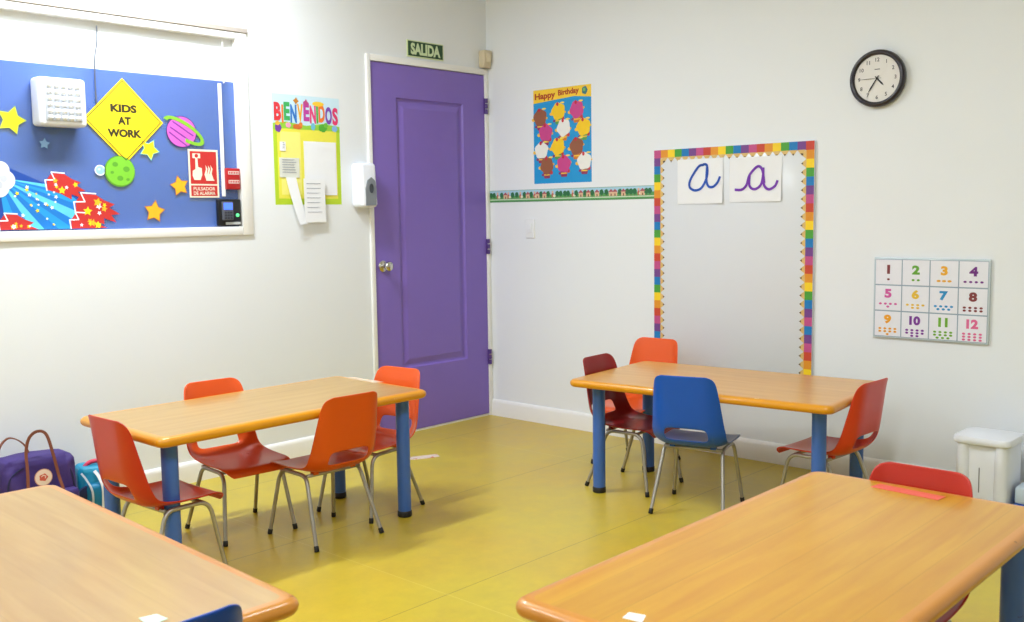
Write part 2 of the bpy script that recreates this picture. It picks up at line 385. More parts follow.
o = bm_to('blind_cord', bm, mat('grey_cord', rgb(84, 88, 98), .6), None, 180); o.parent = rb; o.matrix_parent_inverse = Matrix.Translation((2.7, -GY-.02, -2.07))

GS = GY+.0035    # front surface of the glass
def pA(x, z): return artL(x, z, GS)
# emergency light
em = thing('emergency_light', 'white square wall light with a grid of raised lenses above the space mural', 'light fixture', (-2.57, GY, 1.71))
bm = bmesh.new(); box(bm, -.098, .098, -.082, .003, -.098, .098, .016, 4)
bm_to('housing', bm, WHITE, em, 40)
lens = mat('clear_lens_plastic', rgb(238, 241, 246), .15, coat=.6); gridm = mat('lens_recess_grey', rgb(186, 191, 200), .4)
bm = bmesh.new()
box(bm, -.074, .076, -.086, -.08, -.078, .078, .003, mi=1)
for i in range(5):
    for j in range(6):
        cx, cz = -.056+i*.0285, -.064+j*.0256
        lathe(bm, [(0, .085), (.0118, .085), (.0105, .091), (.006, .096), (0, .0975)], 12, (cx, 0, cz), 'y')
bm_to('lens_grid', bm, [lens, gridm], em, 60)
# stickers
def sticker(name, label, cat, x, z, fn, group=None):
    x += GS*(x+4.415)/4.2465; z += GS*(z-1.2315)/4.2465
    a = pA(x, z); fn(a); o = a.build(name); o.location = (0, 0, 0)
    return tag(o, label, cat, group)
def kids(a):
    r = .183
    a.poly([(0, r), (-r, 0), (0, -r), (r, 0)], YEL, 0)
    for q in ((0, 1), (1, 2), (2, 3), (3, 0)):
        c = [(0, r*.93), (-r*.93, 0), (0, -r*.93), (r*.93, 0)]; a.line([c[q[0]], c[q[1]]], .0035, ink(60, 50, 20), 1)
    k = ink(50, 45, 20)
    a.text('KIDS', -.06, .035, .06, .07, k, 1, .055); a.text('AT', -.029, -.018, .031, .017, k, 1, .055); a.text('WORK', -.078, -.072, .078, -.037, k, 1, .055)
sticker('diamond_sign', 'yellow diamond sign reading KIDS AT WORK on the window', 'sign', -2.279, 1.656, kids)
def planet(a):
    a.ell(0, 0, .076, .072, ink(70, 40, 120), 0, 28); a.ell(0, 0, .072, .068, ink(214, 96, 190), 1, 28)
    for k, (t, wd) in enumerate(((-.035, .058), (-.012, .066), (.014, .066), (.038, .054))):
        a.line([(-wd*.75+t*.5, t+.03), (wd*.75+t*.5, t-.03)], .006, ink(120, 50, 150), 2)
    R_ = radians(-29); g = ink(132, 190, 50)
    def arc(q0, q1, lay):
        o = [(.112*cos(radians(q)), .042*sin(radians(q))) for q in range(q0, q1+1, 8)]; n_ = [(.092*cos(radians(q)), .026*sin(radians(q))) for q in range(q1, q0-1, -8)]
        a.poly([(x*cos(R_)-y*sin(R_)+.012, x*sin(R_)+y*cos(R_)+.004) for x, y in o+n_], g, lay)
    arc(0, 184, 4); arc(-76, 4, 4)
sticker('planet_sticker', 'pink striped planet sticker with a green ring', 'sticker', -2.008, 1.622, planet, )
def gplanet(a):
    a.ell(0, 0, .07, .068, ink(90, 150, 40), 0, 28); a.ell(.002, .002, .065, .063, ink(122, 196, 48), 1, 28)
    for (x, y, r) in ((-.02, .03, .013), (.03, .01, .015), (.0, -.03, .014), (.035, -.035, .008), (-.035, -.005, .008)): a.ell(x, y, r, r*.8, ink(90, 160, 40), 2, 14)
sticker('planet_sticker', 'lime green cratered planet sticker below the yellow diamond sign', 'sticker', -2.31, 1.437, gplanet)
def moon(a):
    a.ell(0, 0, .024, .023, ink(235, 240, 250), 0, 20); a.ell(0, 0, .019, .018, ink(150, 195, 235), 1, 18); a.ell(-.004, .004, .006, .005, ink(215, 232, 250), 2, 10)
sticker('moon_sticker', 'small pale blue moon sticker left of the green planet', 'sticker', -2.398, 1.44, moon)
def star(r, rot, body, edge):
    def f(a): a.star(0, 0, r*1.15, edge, 0, rot=rot, inner=.55); a.star(0, 0, r, body, 1, rot=rot, inner=.55)
    return f
OR = ink(245, 180, 30); EDG = ink(250, 225, 120); ROS = ink(196, 120, 60)
for (x, z, r, rot, b, e, lab) in (
        (-2.752, 1.632, .052, .3, YEL, ink(190, 205, 60), 'large yellow star sticker at the left edge of the window'),
        (-2.627, 1.543, .023, .1, ink(140, 185, 235), ink(60, 110, 190), 'tiny pale blue star sticker under the white wall light'),
        (-2.168, 1.536, .044, .5, YEL, ink(120, 200, 190), 'yellow star sticker at the lower right edge of the diamond sign'),
        (-2.030, 1.377, .043, -.2, OR, ROS, 'golden star sticker just left of the red alarm notice'),
        (-2.158, 1.262, .046, .15, OR, ROS, 'golden star sticker lowest on the window, below the others')):
    sticker('star_sticker', lab, 'sticker', x, z, star(r, rot, b, e), 'star stickers on the window')
# rocket blast mural
def rocket(a):
    # origin: exhaust cloud centre at the left
    x0, z0 = 0, 0
    DK = ink(20, 100, 190); CY = ink(95, 200, 240); CY2 = ink(30, 150, 220)
    a.poly([(-.3, -.17), (0, 0), (.02, .1), (.30, -.02), (.42, -.11), (.33, -.16), (.26, -.150), (-.12, -.150)], ink(22, 70, 160), 0)
    c = (-.02, .06)
    ends = [(.17, .035), (.225, .01), (.28, -.02), (.33, -.06), (.34, -.10), (.32, -.14), (.27, -.150), (.21, -.150), (.15, -.150), (.10, -.150), (.05, -.150), (0, -.150)]
    for k in range(len(ends)-1):
        if k % 2 == 0: a.poly([c, ends[k], ends[k+1]], CY if k % 4 == 0 else CY2, 1)
        else: a.poly([c, ends[k], ends[k+1]], ink(18, 120, 205), 1)
    def burst(cx, cy, s, rot):
        A_ = radians(-22)
        T_ = lambda x, y: (cx+s*(x*cos(A_)-y*sin(A_)), max(-.150, cy+s*(x*sin(A_)+y*cos(A_))))
        sh = [(-1.1, .45), (-.3, .72), (.3, .6), (.95, .62), (.7, .3), (1.45, .2), (.95, -.05), (1.4, -.35), (.6, -.38), (.75, -.72), (-.1, -.62), (-1, -.72), (-1.25, -.1)]
        a.poly([T_(*p) for p in sh], RED, 2)
        a.line([T_(-.3, .78), T_(-1.15, .5), T_(-.75, .1), T_(-1.35, -.15), T_(-1.0, -.78)], .005, ink(240, 244, 250), 3)
        for q in range(6): a.star(cx+random.uniform(-.7, .8)*s, max(-.138, cy+random.uniform(-.45, .45)*s), s*random.choice((.14, .2, .28)), random.choice((YEL, OR, ink(240, 240, 250))), 4, rot=random.random())
    burst(.245, .03, .062, -.3); burst(.375, -.065, .074, -.3); burst(.335, -.135, .06, -.3); burst(.045, -.135, .058, -.8)
    for k in range(26):
        t = random.random(); q = random.uniform(.3, .95); e = ends[random.randrange(2, 10)]
        a.star(c[0]+(e[0]-c[0])*q, c[1]+(e[1]-c[1])*q, random.choice((.005, .006, .009)), random.choice((YEL, ink(240, 245, 255), ink(240, 245, 255))), 5, rot=random.random())
    gy = ink(224, 226, 232)
    for (x, y, r) in ((-.04, .06, .055), (-.01, .09, .035), (.005, .05, .04), (-.02, .02, .04), (-.06, 0, .045), (-.05, .1, .04), (-.08, -.04, .04)): a.ell(x, y, r, r, gy, 6, 20)
    for (x, y, r) in ((-.03, .07, .02), (0, .055, .014), (-.02, .03, .016)): a.ell(x, y, r, r, ink(196, 200, 208), 7, 14)
    a.poly([(-.12, .13), (-.03, .12), (-.05, .17)], RED, 6)
sticker('rocket_blast_mural', 'printed rocket exhaust with blue rays, white cloud and red starry bursts', 'mural', -2.797, 1.343, rocket)
# alarm notice
def puls(a):
    iv = ink(232, 228, 205); W_, H_ = .154, .222
    a.rect(-W_/2, -H_/2, W_/2, H_/2, iv, 0); a.rect(-.068, -.048, .068, .102, RED, 1); a.rect(-.068, -.104, .068, -.055, RED, 1)
    a.text('PULSADOR', -.056, -.078, .056, -.062, iv, 2, .015); a.text('DE ALARMA', -.056, -.099, .056, -.083, iv, 2, .015)
    # hand pressing a button
    a.poly([(-.058, -.01), (-.05, -.03), (-.018, -.03), (-.008, -.005), (-.01, .025), (-.028, .03), (-.03, .07), (-.041, .07), (-.042, .02), (-.056, .012)], iv, 2)
    a.rect(-.055, .07, -.015, .092, iv, 2); a.ell(-.035, .081, .009, .009, RED, 3, 14)
    for k in range(3):
        x = .012+k*.013; a.poly([(x, -.03), (x-.009, -.005), (x, .02), (x-.002, .04), (x+.008, .022), (x+.003, 0), (x+.012, -.028)], iv, 2)
    a.line([(.012, -.03), (.052, -.03)], .006, iv, 3)
sticker('fire_alarm_notice', 'red and ivory notice with hand and flames reading PULSADOR DE ALARMA', 'sign', -1.905, 1.435, puls)
# red call box
cb = thing('alarm_call_box', 'small red box with white markings at the right end of the window', 'alarm', (-1.755, GY, 1.413))
bm = bmesh.new(); box(bm, -.036, .036, -.024, 0, -.05, .05, .004); bm_to('housing', bm, mat('red_plastic', rgb(176, 30, 34), .35), cb, 40)
for z in (.03, -.012):
    a = Art((0, -.024, 0), **LEFT); a.rect(-.028, z-.010, .03, z+.006, ink(226, 214, 208), 0)
    for k in range(6): a.rect(-.024+k*.009, z-.007, -.0185+k*.009, z+.003, RED, 1)
    a.build('label_strip', cb)
# keypad unit
kp = thing('access_keypad', 'black keypad with lit blue screen and green light at window corner', 'keypad', (-1.785, GY, 1.253))
bm = bmesh.new(); box(bm, -.058, .066, -.02, 0, -.062, .064, .005); bm_to('housing', bm, mat('black_plastic', rgb(22, 24, 30), .3), kp, 40)
bm = bmesh.new(); box(bm, -.04, .018, -.032, -.019, -.035, .052, .004); bm_to('keypad_body', bm, mat('grey_plastic', rgb(88, 92, 104), .4), kp, 40)
bm = bmesh.new(); box(bm, -.034, .012, -.034, -.031, .014, .046, .001); bm_to('screen', bm, mat('blue_screen', rgb(70, 110, 255), .3, emit=.9), kp)
bm = bmesh.new()
for i in range(3):
    for j in range(3): box(bm, -.031+i*.015, -.02+i*.015, -.0335, -.031, -.03+j*.013, -.021+j*.013)
bm_to('keys', bm, mat('dark_key', rgb(50, 54, 66), .4), kp)
bm = bmesh.new(); lathe(bm, [(0, .019), (.009, .019), (.008, .024), (0, .026)], 16, (.045, 0, -.012), 'y'); bm_to('indicator_light', bm, mat('green_led', rgb(90, 235, 140), .3, emit=.9), kp, 60)
bm = bmesh.new(); box(bm, -.02, .06, -.022, -.019, -.056, -.044); bm_to('label_strip', bm, ink(190, 196, 200), kp)

# ------------------------------------------------------------------ left wall: poster, papers, dispenser, exit sign
a = artL(-1.518, 1.29); W_, H_ = .408, .543
a.rect(0, 0, W_, H_, ink(186, 214, 40), 0)
a.rect(.0, .38, W_, H_, ink(205, 232, 246), 1)
a.poly([(0, .37), (0, .40), (.08, .41), (.2, .395), (.3, .41), (W_, .40), (W_, .37)], ink(150, 205, 60), 2)
a.rect(.022, .03, W_-.022, .375, ink(238, 230, 80), 2); a.rect(.04, .05, .16, .36, ink(246, 238, 130), 3)
cols = [(220, 50, 60), (238, 130, 40), (60, 170, 90), (50, 120, 200), (240, 170, 30), (190, 60, 160), (230, 70, 130), (80, 180, 70), (240, 120, 40), (130, 70, 180), (225, 50, 110)]
ws = [.042, .014, .036, .038, .036, .036, .038, .014, .04, .042, .036]; x = .008
for ch, c, wd, dy in zip('BIENVENIDOS', cols, ws, (.0, -.01, .004, -.006, .0, .006, -.004, -.002, .004, -.004, -.006)):
    if ch in 'I': wd = .011
    a.text(ch, x, .412+dy, x+wd, .502+dy, ink(*c), 4, .05); x += wd+.0025
for (x, y, rx, ry, c) in ((.03, .39, .017, .02, (120, 60, 160)), (.027, .412, .012, .01, (245, 180, 60)), (.145, .40, .026, .012, (214, 110, 40)), (.165, .412, .01, .01, (230, 130, 50)), (.24, .405, .012, .017, (110, 190, 220)), (.3, .40, .024, .018, (80, 170, 50)), (.32, .415, .012, .012, (110, 190, 60)), (.375, .4, .016, .014, (130, 180, 230)), (.09, .405, .014, .012, (240, 160, 190))):
    a.ell(x, y-.012, rx*1.1, ry*1.1, ink(*c), 5, 16, wob=.08)
for (x, y, c) in ((.14, .515, (200, 130, 40)), (.2, .51, (190, 70, 130))): a.star(x, y, .018, ink(*c), 5, 4, inner=.6)
a.ell(.275, .508, .036, .012, ink(250, 205, 60), 5, 18)
wp = a.build('welcome_poster'); tag(wp, 'lime and yellow poster headed BIENVENIDOS with cartoon creatures', 'poster')
def thicken(bm, g, n, d):
    b = [[bm.verts.new(v.co+Vector(d)) for v in row] for row in g]
    for j in range(n):
        for i in range(n):
            bm.faces.new((g[j][i], g[j][i+1], g[j+1][i+1], g[j+1][i])); bm.faces.new((b[j][i], b[j+1][i], b[j+1][i+1], b[j][i+1]))
    for i in range(n):
        for (p, q) in (((0, i), (0, i+1)), ((n, i+1), (n, i)), ((i+1, 0), (i, 0)), ((i, n), (i+1, n))):
            bm.faces.new((g[p[0]][p[1]], b[p[0]][p[1]], b[q[0]][q[1]], g[q[0]][q[1]]))
def sheet(name, label, x0, z0, x1, z1, y, lines=0, curl=0, tilt=0, grp=None, m=PAPER, mark=ink(150, 152, 165)):
    """a paper sheet held at the top, bottom corner curling off the wall"""
    bm = bmesh.new(); n = 8; g = []
    for j in range(n+1):
        row = []
        for i in range(n+1):
            s, t = i/n, j/n; d = curl*(1-t)**2*(.4+.6*(1-s))
            row.append(bm.verts.new((x0+(x1-x0)*s+tilt*(1-t), y-d-.001, z0+(z1-z0)*t)))
        g.append(row)
    thicken(bm, g, n, (0, .0006, 0))
    for q in range(lines):
        zz = z1-(z1-z0)*(.12+.76*q/max(1, lines)); d = curl*(1-(zz-z0)/(z1-z0))**2
        vs = [bm.verts.new(p) for p in ((x0+.015+tilt*.3, y-d-.003, zz), (x0+(x1-x0)*random.uniform(.6, .9), y-d*.7-.003, zz), (x0+(x1-x0)*.8, y-d*.7-.003, zz+.003), (x0+.015, y-d-.003, zz+.003))]
        f = bm.faces.new(vs); f.material_index = 1
    o = bm_to(name, bm, [m, mark], None, 40); return tag(o, label, 'paper', grp)
sheet('paper_notice', 'blank white sheet pinned on the right of the welcome poster', -1.342, 1.338, -1.14, 1.608, -.004, 0)
sheet('paper_notice', 'small printed card pinned on the left of the welcome poster', -1.49, 1.425, -1.372, 1.522, -.004, 6, m=ink(222, 224, 214))
sheet('paper_notice', 'tiny white slip near the upper left of the welcome poster', -1.484, 1.555, -1.45, 1.6, -.004, 3)
sheet('hanging_paper', 'white sheet with faint writing hanging below the welcome poster', -1.362, 1.2, -1.232, 1.42, -.022, 7, .004)
sheet('hanging_paper', 'curled narrow white paper hanging off the lower left of the poster', -1.46, 1.19, -1.40, 1.425, -.012, 0, .03, .055)
# soap dispenser
dp = thing('soap_dispenser', 'white wall soap dispenser with grey front beside the purple door', 'soap dispenser', (-1.0, 0, 1.39))
bm = bmesh.new(); vs = box(bm, -.047, .055, -.102, 0, -.116, .115, .018, 4)
for v in bm.verts:
    if v.co.y < -.05: v.co.y += .012*((v.co.z)/.11) if v.co.z > 0 else 0
bm_to('housing', bm, WHITE, dp, 40)
bm = bmesh.new()
pts = [(-.03, -.108), (.04, -.108), (.044, -.03), (.036, .02), (.012, .04), (-.012, .025), (-.028, -.02)]
t = [bm.verts.new((x, -.103, z)) for x, z in pts]; b_ = [bm.verts.new((x, -.09, z)) for x, z in pts]
bm.faces.new(t)
for k in range(7): bm.faces.new((t[k], b_[k], b_[(k+1) % 7], t[(k+1) % 7]))
bm_to('front_panel', bm, mat('grey_panel', rgb(128, 134, 142), .4), dp)
bm = bmesh.new(); lathe(bm, [(0, .102), (.013, .102), (.013, .106), (.009, .107), (.009, .104), (0, .104)], 20, (.008, 0, -.018), 'y')
for v in bm.verts: v.co.z = -.018+(v.co.z+.018)*1.9
bm_to('level_window', bm, mat('dark_glass', rgb(70, 74, 80), .15), dp, 60)
a = Art((0, -.0875, .075), **LEFT)
a.rect(-.034, -.006, -.008, .018, ink(60, 160, 140), 0); a.rect(-.004, -.006, .01, .018, ink(60, 160, 140), 0); a.rect(.014, -.006, .036, .018, ink(80, 175, 155), 0); a.rect(-.01, -.022, .032, -.014, ink(150, 200, 190), 0)
a.build('logo', dp)
# exit sign
es = thing('exit_sign', 'dark green sign reading SALIDA above the purple door', 'sign', (-.495, 0, 2.145))
bm = bmesh.new(); box(bm, -.138, .138, -.006, 0, -.046, .046, .002); bm_to('backing', bm, mat('luminous_edge', rgb(214, 226, 176), .4), es)
a = Art((0, -.006, 0), **LEFT); a.rect(-.131, -.04, .131, .04, ink(32, 72, 40), 0)
a.text('SALIDA', -.112, -.032, .112, .032, ink(206, 222, 178), 1, .05); a.build('lettering', es)
# detector box in the corner
db = thing('motion_sensor', 'small beige box high in the corner above the door', 'sensor', (-.035, -.0, 2.14))
bm = bmesh.new(); box(bm, -.035, .03, -.055, 0, -.05, .05, .008, 3)
for v in bm.verts:
    if v.co.z < -.02 and v.co.y < -.02: v.co.y += .012
bm_to('housing', bm, mat('aged_plastic', rgb(212, 198, 168), .45), db, 40)
bm = bmesh.new(); box(bm, -.02, .015, -.058, -.05, -.02, .03, .003); bm_to('sensor_window', bm, mat('cream_plastic', rgb(226, 212, 182), .35), db, 40)

# ------------------------------------------------------------------ right wall: birthday poster
a = artR(-.369, 1.398); W_, H_ = .42, .53
B = ink(24, 150, 215)
a.rect(0, 0, W_, H_, B, 0)
a.poly([(0, .455), (.1, .462), (.2, .468), (.3, .475), (W_, .462), (W_, H_), (0, H_)], ink(248, 206, 50), 1)
a.text('Happy', .012, .467, .165, .513, ink(178, 60, 24), 2, .04, .03); a.text('Birthday', .185, .479, .335, .52, ink(178, 60, 24), 2, .04, .03)
a.ell(.375, .5, .02, .022, ink(60, 120, 130), 2, 14, wob=.1); a.ell(.372, .504, .009, .009, ink(120, 190, 90), 3, 12)
spots = [(112, 215, 'b'), (212, 190, 'y'), (310, 190, 'm'), (142, 305, 'm'), (240, 285, 'w'), (345, 290, 'y'), (118, 405, 'w'), (208, 390, 'y'), (308, 395, 'b'), (147, 495, 'b'), (240, 490, 'm'), (348, 480, 'w')]
CC = {'b': (150, 90, 60), 'y': (250, 205, 20), 'm': (205, 70, 140), 'w': (240, 238, 232)}
for (qx, qy, c) in spots:
    x = (qx-75)/310*W_; y = H_-(qy-50-8)/540*H_
    k = ink(*random.choice(((150, 50, 90), (210, 120, 40), (90, 160, 80))))
    a.poly([(x-.03, y-.03), (x+.03, y-.03), (x+.02, y-.072), (x-.02, y-.072)], k, 2)
    a.rect(x-.022, y-.056, x+.022, y-.049, ink(245, 200, 60), 3)
    a.line([(x+.03, y), (x+.052, y+.008*random.choice((-1, 1)))], .011, ink(240, 190, 60), 3)
    a.ell(x, y, .049, .047, ink(*CC[c]), 4, 30, rot=random.random(), wob=.07); a.ell(x-.05, y-.012, .014, .01, ink(244, 196, 60), 3, 10); a.ell(x+.034, y-.04, .01, .012, ink(200, 60, 60), 3, 10); a.ell(x-.03, y-.052, .01, .008, ink(130, 60, 120), 5, 8)
    a.ell(x-.006, y+.04, .009, .011, ink(200, 40, 60), 5, 10); a.ell(x+.03, y+.046, .016, .005, ink(250, 224, 90), 5, 10)
tag(a.build('birthday_poster'), 'blue poster headed Happy Birthday with rows of coloured frosted cakes', 'poster')
# picture border strip
a = artR(-.012, 1.297, 0); L_ = 1.198; H_ = .0705
SKY = ink(168, 208, 226); GR = ink(88, 160, 88); DG = ink(40, 110, 66)
a.rect(0, 0, L_, H_, GR, 0); a.rect(0, .038, L_, H_-.004, SKY, 1); a.rect(0, H_-.004, L_, H_, ink(150, 180, 170), 1); a.rect(0, .012, L_, .018, ink(206, 222, 196), 1); a.rect(0, 0, L_, .004, ink(70, 130, 80), 2)
x = .01; k = 0
while x < L_-.03:
    q = random.random()
    if q < .45: a.ell(x, .042, .014, .016, DG, 3, 12, wob=.1); a.rect(x-.002, .02, x+.002, .032, ink(120, 84, 50), 2)
    elif q < .7:
        a.rect(x-.015, .02, x+.015, .042, ink(222, 186, 150), 3); a.poly([(x-.019, .042), (x+.019, .042), (x, .058)], ink(176, 84, 96), 4); a.rect(x-.003, .02, x+.004, .033, ink(120, 80, 60), 4)
    else: a.ell(x, .034, .008, .014, ink(196, 110, 90), 3, 12); a.ell(x, .052, .007, .007, ink(232, 186, 150), 4, 10); a.ell(x+.012, .03, .01, .008, ink(230, 226, 200), 3, 10)
    x += random.uniform(.022, .034)
tag(a.build('picture_border_strip'), 'long narrow wall strip printed with small houses, trees and figures', 'wall border')
# switch plate
sp = thing('switch_plate', 'white blank switch plate under the picture strip beside the door', 'switch', (0, -.336, 1.141))
bm = bmesh.new(); box(bm, -.008, 0, -.034, .034, -.055, .055, .003, 3); bm_to('plate', bm, mat('plate_plastic', rgb(236, 238, 240), .4), sp, 40)
bm = bmesh.new(); box(bm, -.012, -.006, -.014, .014, -.022, .03, .003, 2); bm_to('rocker', bm, mat('plate_plastic', rgb(236, 238, 240), .4), sp, 40)
# ------------------------------------------------------------------ whiteboard with pencil border
wb = thing('whiteboard', 'tall white board edged with rainbow pencil border', 'whiteboard', (0, -1.656, .42))
BW, BH = .888, 1.125
bm = bmesh.new(); box(bm, -.014, -.001, -BW/2, BW/2, 0, BH, .002); bm_to('board_panel', bm, mat('board_white', rgb(222, 225, 230), .28, coat=.2, noise=.015, nscale=3), wb, 40)
a = Art((-.014, BW/2, 0), **RIGHT)
CY = [ink(*c) for c in ((196, 76, 136), (116, 62, 140), (0, 122, 192), (72, 160, 50), (250, 212, 20), (228, 148, 30), (204, 66, 40))]
tipw, core = ink(222, 186, 112), ink(84, 62, 44)
S = .041; BT = .042
def seg(px, py, dx, dy, c, tip=True):
    """pencil cell: start corner, run direction (dx,dy), tip pointing inward = left normal of run"""
    nx, ny = -dy, dx
    P = lambda s, t: (px+dx*s+nx*t, py+dy*s+ny*t)
    a.poly([P(0, 0), P(S, 0), P(S, BT), P(0, BT)], c, 1)
    if tip:
        a.poly([P(0, BT-.003), P(S, BT-.003), P(S*.62, BT+.018), P(S*.38, BT+.018)], tipw, 2)
        a.poly([P(S*.36, BT+.013), P(S*.64, BT+.013), P(S*.5, BT+.024)], core, 3)
n = int(BH/S)
for k in range(n): seg(0, BH-k*S, 0, -1, CY[k % 7], k > 0)      # left strip, top to bottom: inward = +u
for k in range(n): seg(BW, BH-(k+1)*S, 0, 1, [CY[6], CY[5], CY[4], CY[3], CY[2], CY[1], CY[0]][k % 7 if k < 21 else (k-17) % 7], k > 0)
m_ = int((BW-2*BT)/S)
s0 = S
S = (BW-2*BT)/m_
for k in range(m_): seg(BW-BT-k*S, BH, -1, 0, [CY[1], CY[2], CY[3], CY[4], CY[5], CY[6], CY[0]][k % 7])
S = s0
a.build('pencil_border', wb)
def letter(name, label, y0, z0, y1, z1, strokes, m):
    bm = bmesh.new(); wdt = abs(y1-y0); hh = z1-z0; n = 6; g = []
    for j in range(n+1):
        g.append([bm.verts.new((-.0165-.007*(1-j/n)**2*(i/n)**2-.0006, y0-wdt*i/n, z0+hh*j/n)) for i in range(n+1)])
    thicken(bm, g, n, (.0006, 0, 0))
    for st in strokes:
        P = smoothpath([(0, p[0], p[1]) for p in st], 8)
        for (p, q) in zip(P, P[1:]):
            d = Vector((q.y-p.y, q.z-p.z)); d.normalize(); nn = Vector((-d.y, d.x))*.0062; e = d*.0025
            def Q(u, v): return (-.0195-.007*(1-v)**2*u**2, y0-wdt*u, z0+hh*v)
            A = [Q((p.y*wdt+sx*nn.x+sg*e.x)/wdt, (p.z*hh+sx*nn.y+sg*e.y)/hh) for sx, sg in ((1, -1), (-1, -1))]
            Bq = [Q((q.y*wdt+sx*nn.x+sg*e.x)/wdt, (q.z*hh+sx*nn.y+sg*e.y)/hh) for sx, sg in ((-1, 1), (1, 1))]
            f = bm.faces.new([bm.verts.new(v) for v in A+Bq]); f.material_index = 1
    tag(bm_to(name, bm, [PAPER, m], None, 40), label, 'paper')
# strokes in unit sheet space, u right, v up
letter('letter_sheet', 'white sheet with a blue handwritten letter a on the board', -1.357, 1.266, -1.622, 1.49,
       [[(.58, .86), (.47, .82), (.30, .55), (.28, .38), (.40, .30), (.55, .36), (.66, .60), (.66, .84), (.58, .87)], [(.66, .80), (.65, .52), (.70, .38), (.80, .37), (.89, .46), (.94, .58)]], ink(28, 84, 190))
letter('letter_sheet', 'white sheet with a purple handwritten letter a on the board', -1.658, 1.27, -1.938, 1.486,
       [[(.12, .28), (.25, .28), (.34, .38), (.40, .6), (.55, .78), (.64, .70), (.68, .42)], [(.40, .6), (.40, .36), (.50, .28), (.62, .38), (.66, .62)], [(.66, .74), (.67, .4), (.76, .27), (.88, .33), (.93, .45)]], ink(120, 44, 180))
# ------------------------------------------------------------------ clock
ck = thing('wall_clock', 'round wall clock with black rim and white dial', 'clock', (0, -2.392, 1.796))
bm = bmesh.new(); lathe(bm, [(.0, 0), (.118, 0), (.124, .012), (.124, .026), (.118, .036), (.110, .038), (.103, .033), (.101, .022), (.0, .0215)], 56, (0, 0, 0), 'x')
bm_to('rim', bm, mat('black_clock_rim', rgb(24, 14, 30), .3, coat=.4), ck, 50)
bm = bmesh.new(); lathe(bm, [(0, .0222), (.1015, .0222), (.1015, .0245), (0, .0245)], 48, (0, 0, 0), 'x'); bm_to('dial', bm, mat('clock_dial', rgb(232, 228, 224), .5), ck)
K = ink(58, 54, 58)
for h in range(1, 13):
    a = Art((-.0245, 0, 0), **RIGHT); q = radians(90-30*h)
    a.textc(str(h), .081*cos(q), .081*sin(q), .0165, K, 1, .015); a.build('numeral', ck)
a = Art((-.0245, 0, 0), **RIGHT); a.rect(-.012, .038, .012, .041, K, 1); a.build('maker_mark', ck)
def hand(name, deg, ln, back, wd, h):
    a = Art((-.0245-h, 0, 0), **RIGHT); q = radians(90-deg); d = (cos(q), sin(q)); p = (-d[1], d[0])
    a.poly([(-d[0]*back-p[0]*wd*.6, -d[1]*back-p[1]*wd*.6), (d[0]*ln*.7-p[0]*wd, d[1]*ln*.7-p[1]*wd), (d[0]*ln, d[1]*ln), (d[0]*ln*.7+p[0]*wd, d[1]*ln*.7+p[1]*wd), (-d[0]*back+p[0]*wd*.6, -d[1]*back+p[1]*wd*.6)], ink(20, 20, 24), 0, .001)
    a.build(name, ck)
hand('hour_hand', 137, .045, .012, .0035, .001); hand('minute_hand', 213, .072, .014, .003, .003); hand('second_hand', 270, .075, .02, .001, .005)
# ------------------------------------------------------------------ number chart
nc = thing('number_chart', 'laminated chart of numbers 1 to 12 with coloured dots', 'chart', (0, -2.637, .835))
bm = bmesh.new(); box(bm, -.013, -.001, -.246, .246, -.178, .178, .002); bm_to('chart_board', bm, mat('chart_lamination', rgb(196, 208, 214), .22, coat=.5), nc, 40)
a = Art((-.013, 0, 0), **RIGHT)
line_ = ink(146, 164, 180); cell = ink(234, 234, 242)
a.rect(-.24, -.172, .24, .172, line_, 0)
NC = [(120, 44, 50), (96, 160, 40), (232, 168, 20), (110, 30, 130), (206, 84, 160), (232, 190, 50), (30, 140, 200), (128, 50, 56), (236, 160, 0), (120, 40, 150), (110, 170, 40), (222, 100, 150)]
for k in range(12):
    i, j = k % 4, k//4; cx, cy = -.18+i*.12, .1145-j*.1145; c = ink(*NC[k])
    a.rect(cx-.0575, cy-.0545, cx+.0575, cy+.0545, cell, 1)
    hw = .0125 if k < 9 else .03
    if k == 0: hw = .009
    lift = .012 if k < 4 else .02
    a.textc(str(k+1), cx, cy+lift, .04, c, 2, .055, 1.25 if k < 9 else 1.1)
    n = k+1; rows = [n] if n <= 4 else [(n+1)//2 if n != 5 else 4, n-((n+1)//2 if n != 5 else 4)]
    if n in (9, 10, 11, 12): rows = [4, n-4] if n < 9 else ([4, 4, n-8] if n > 8 else rows)
    if n == 6: rows = [4, 2]
    for r_, q in enumerate(rows):
        for z in range(q): a.ell(cx+(z-(q-1)/2)*.0225, cy-.026-r_*.0125-(0.006 if len(rows) == 1 else 0)+(.004 if len(rows) == 3 else 0), .0068 if n != 3 else .009, .0048, c, 2, 12)
a.build('number_grid', nc)

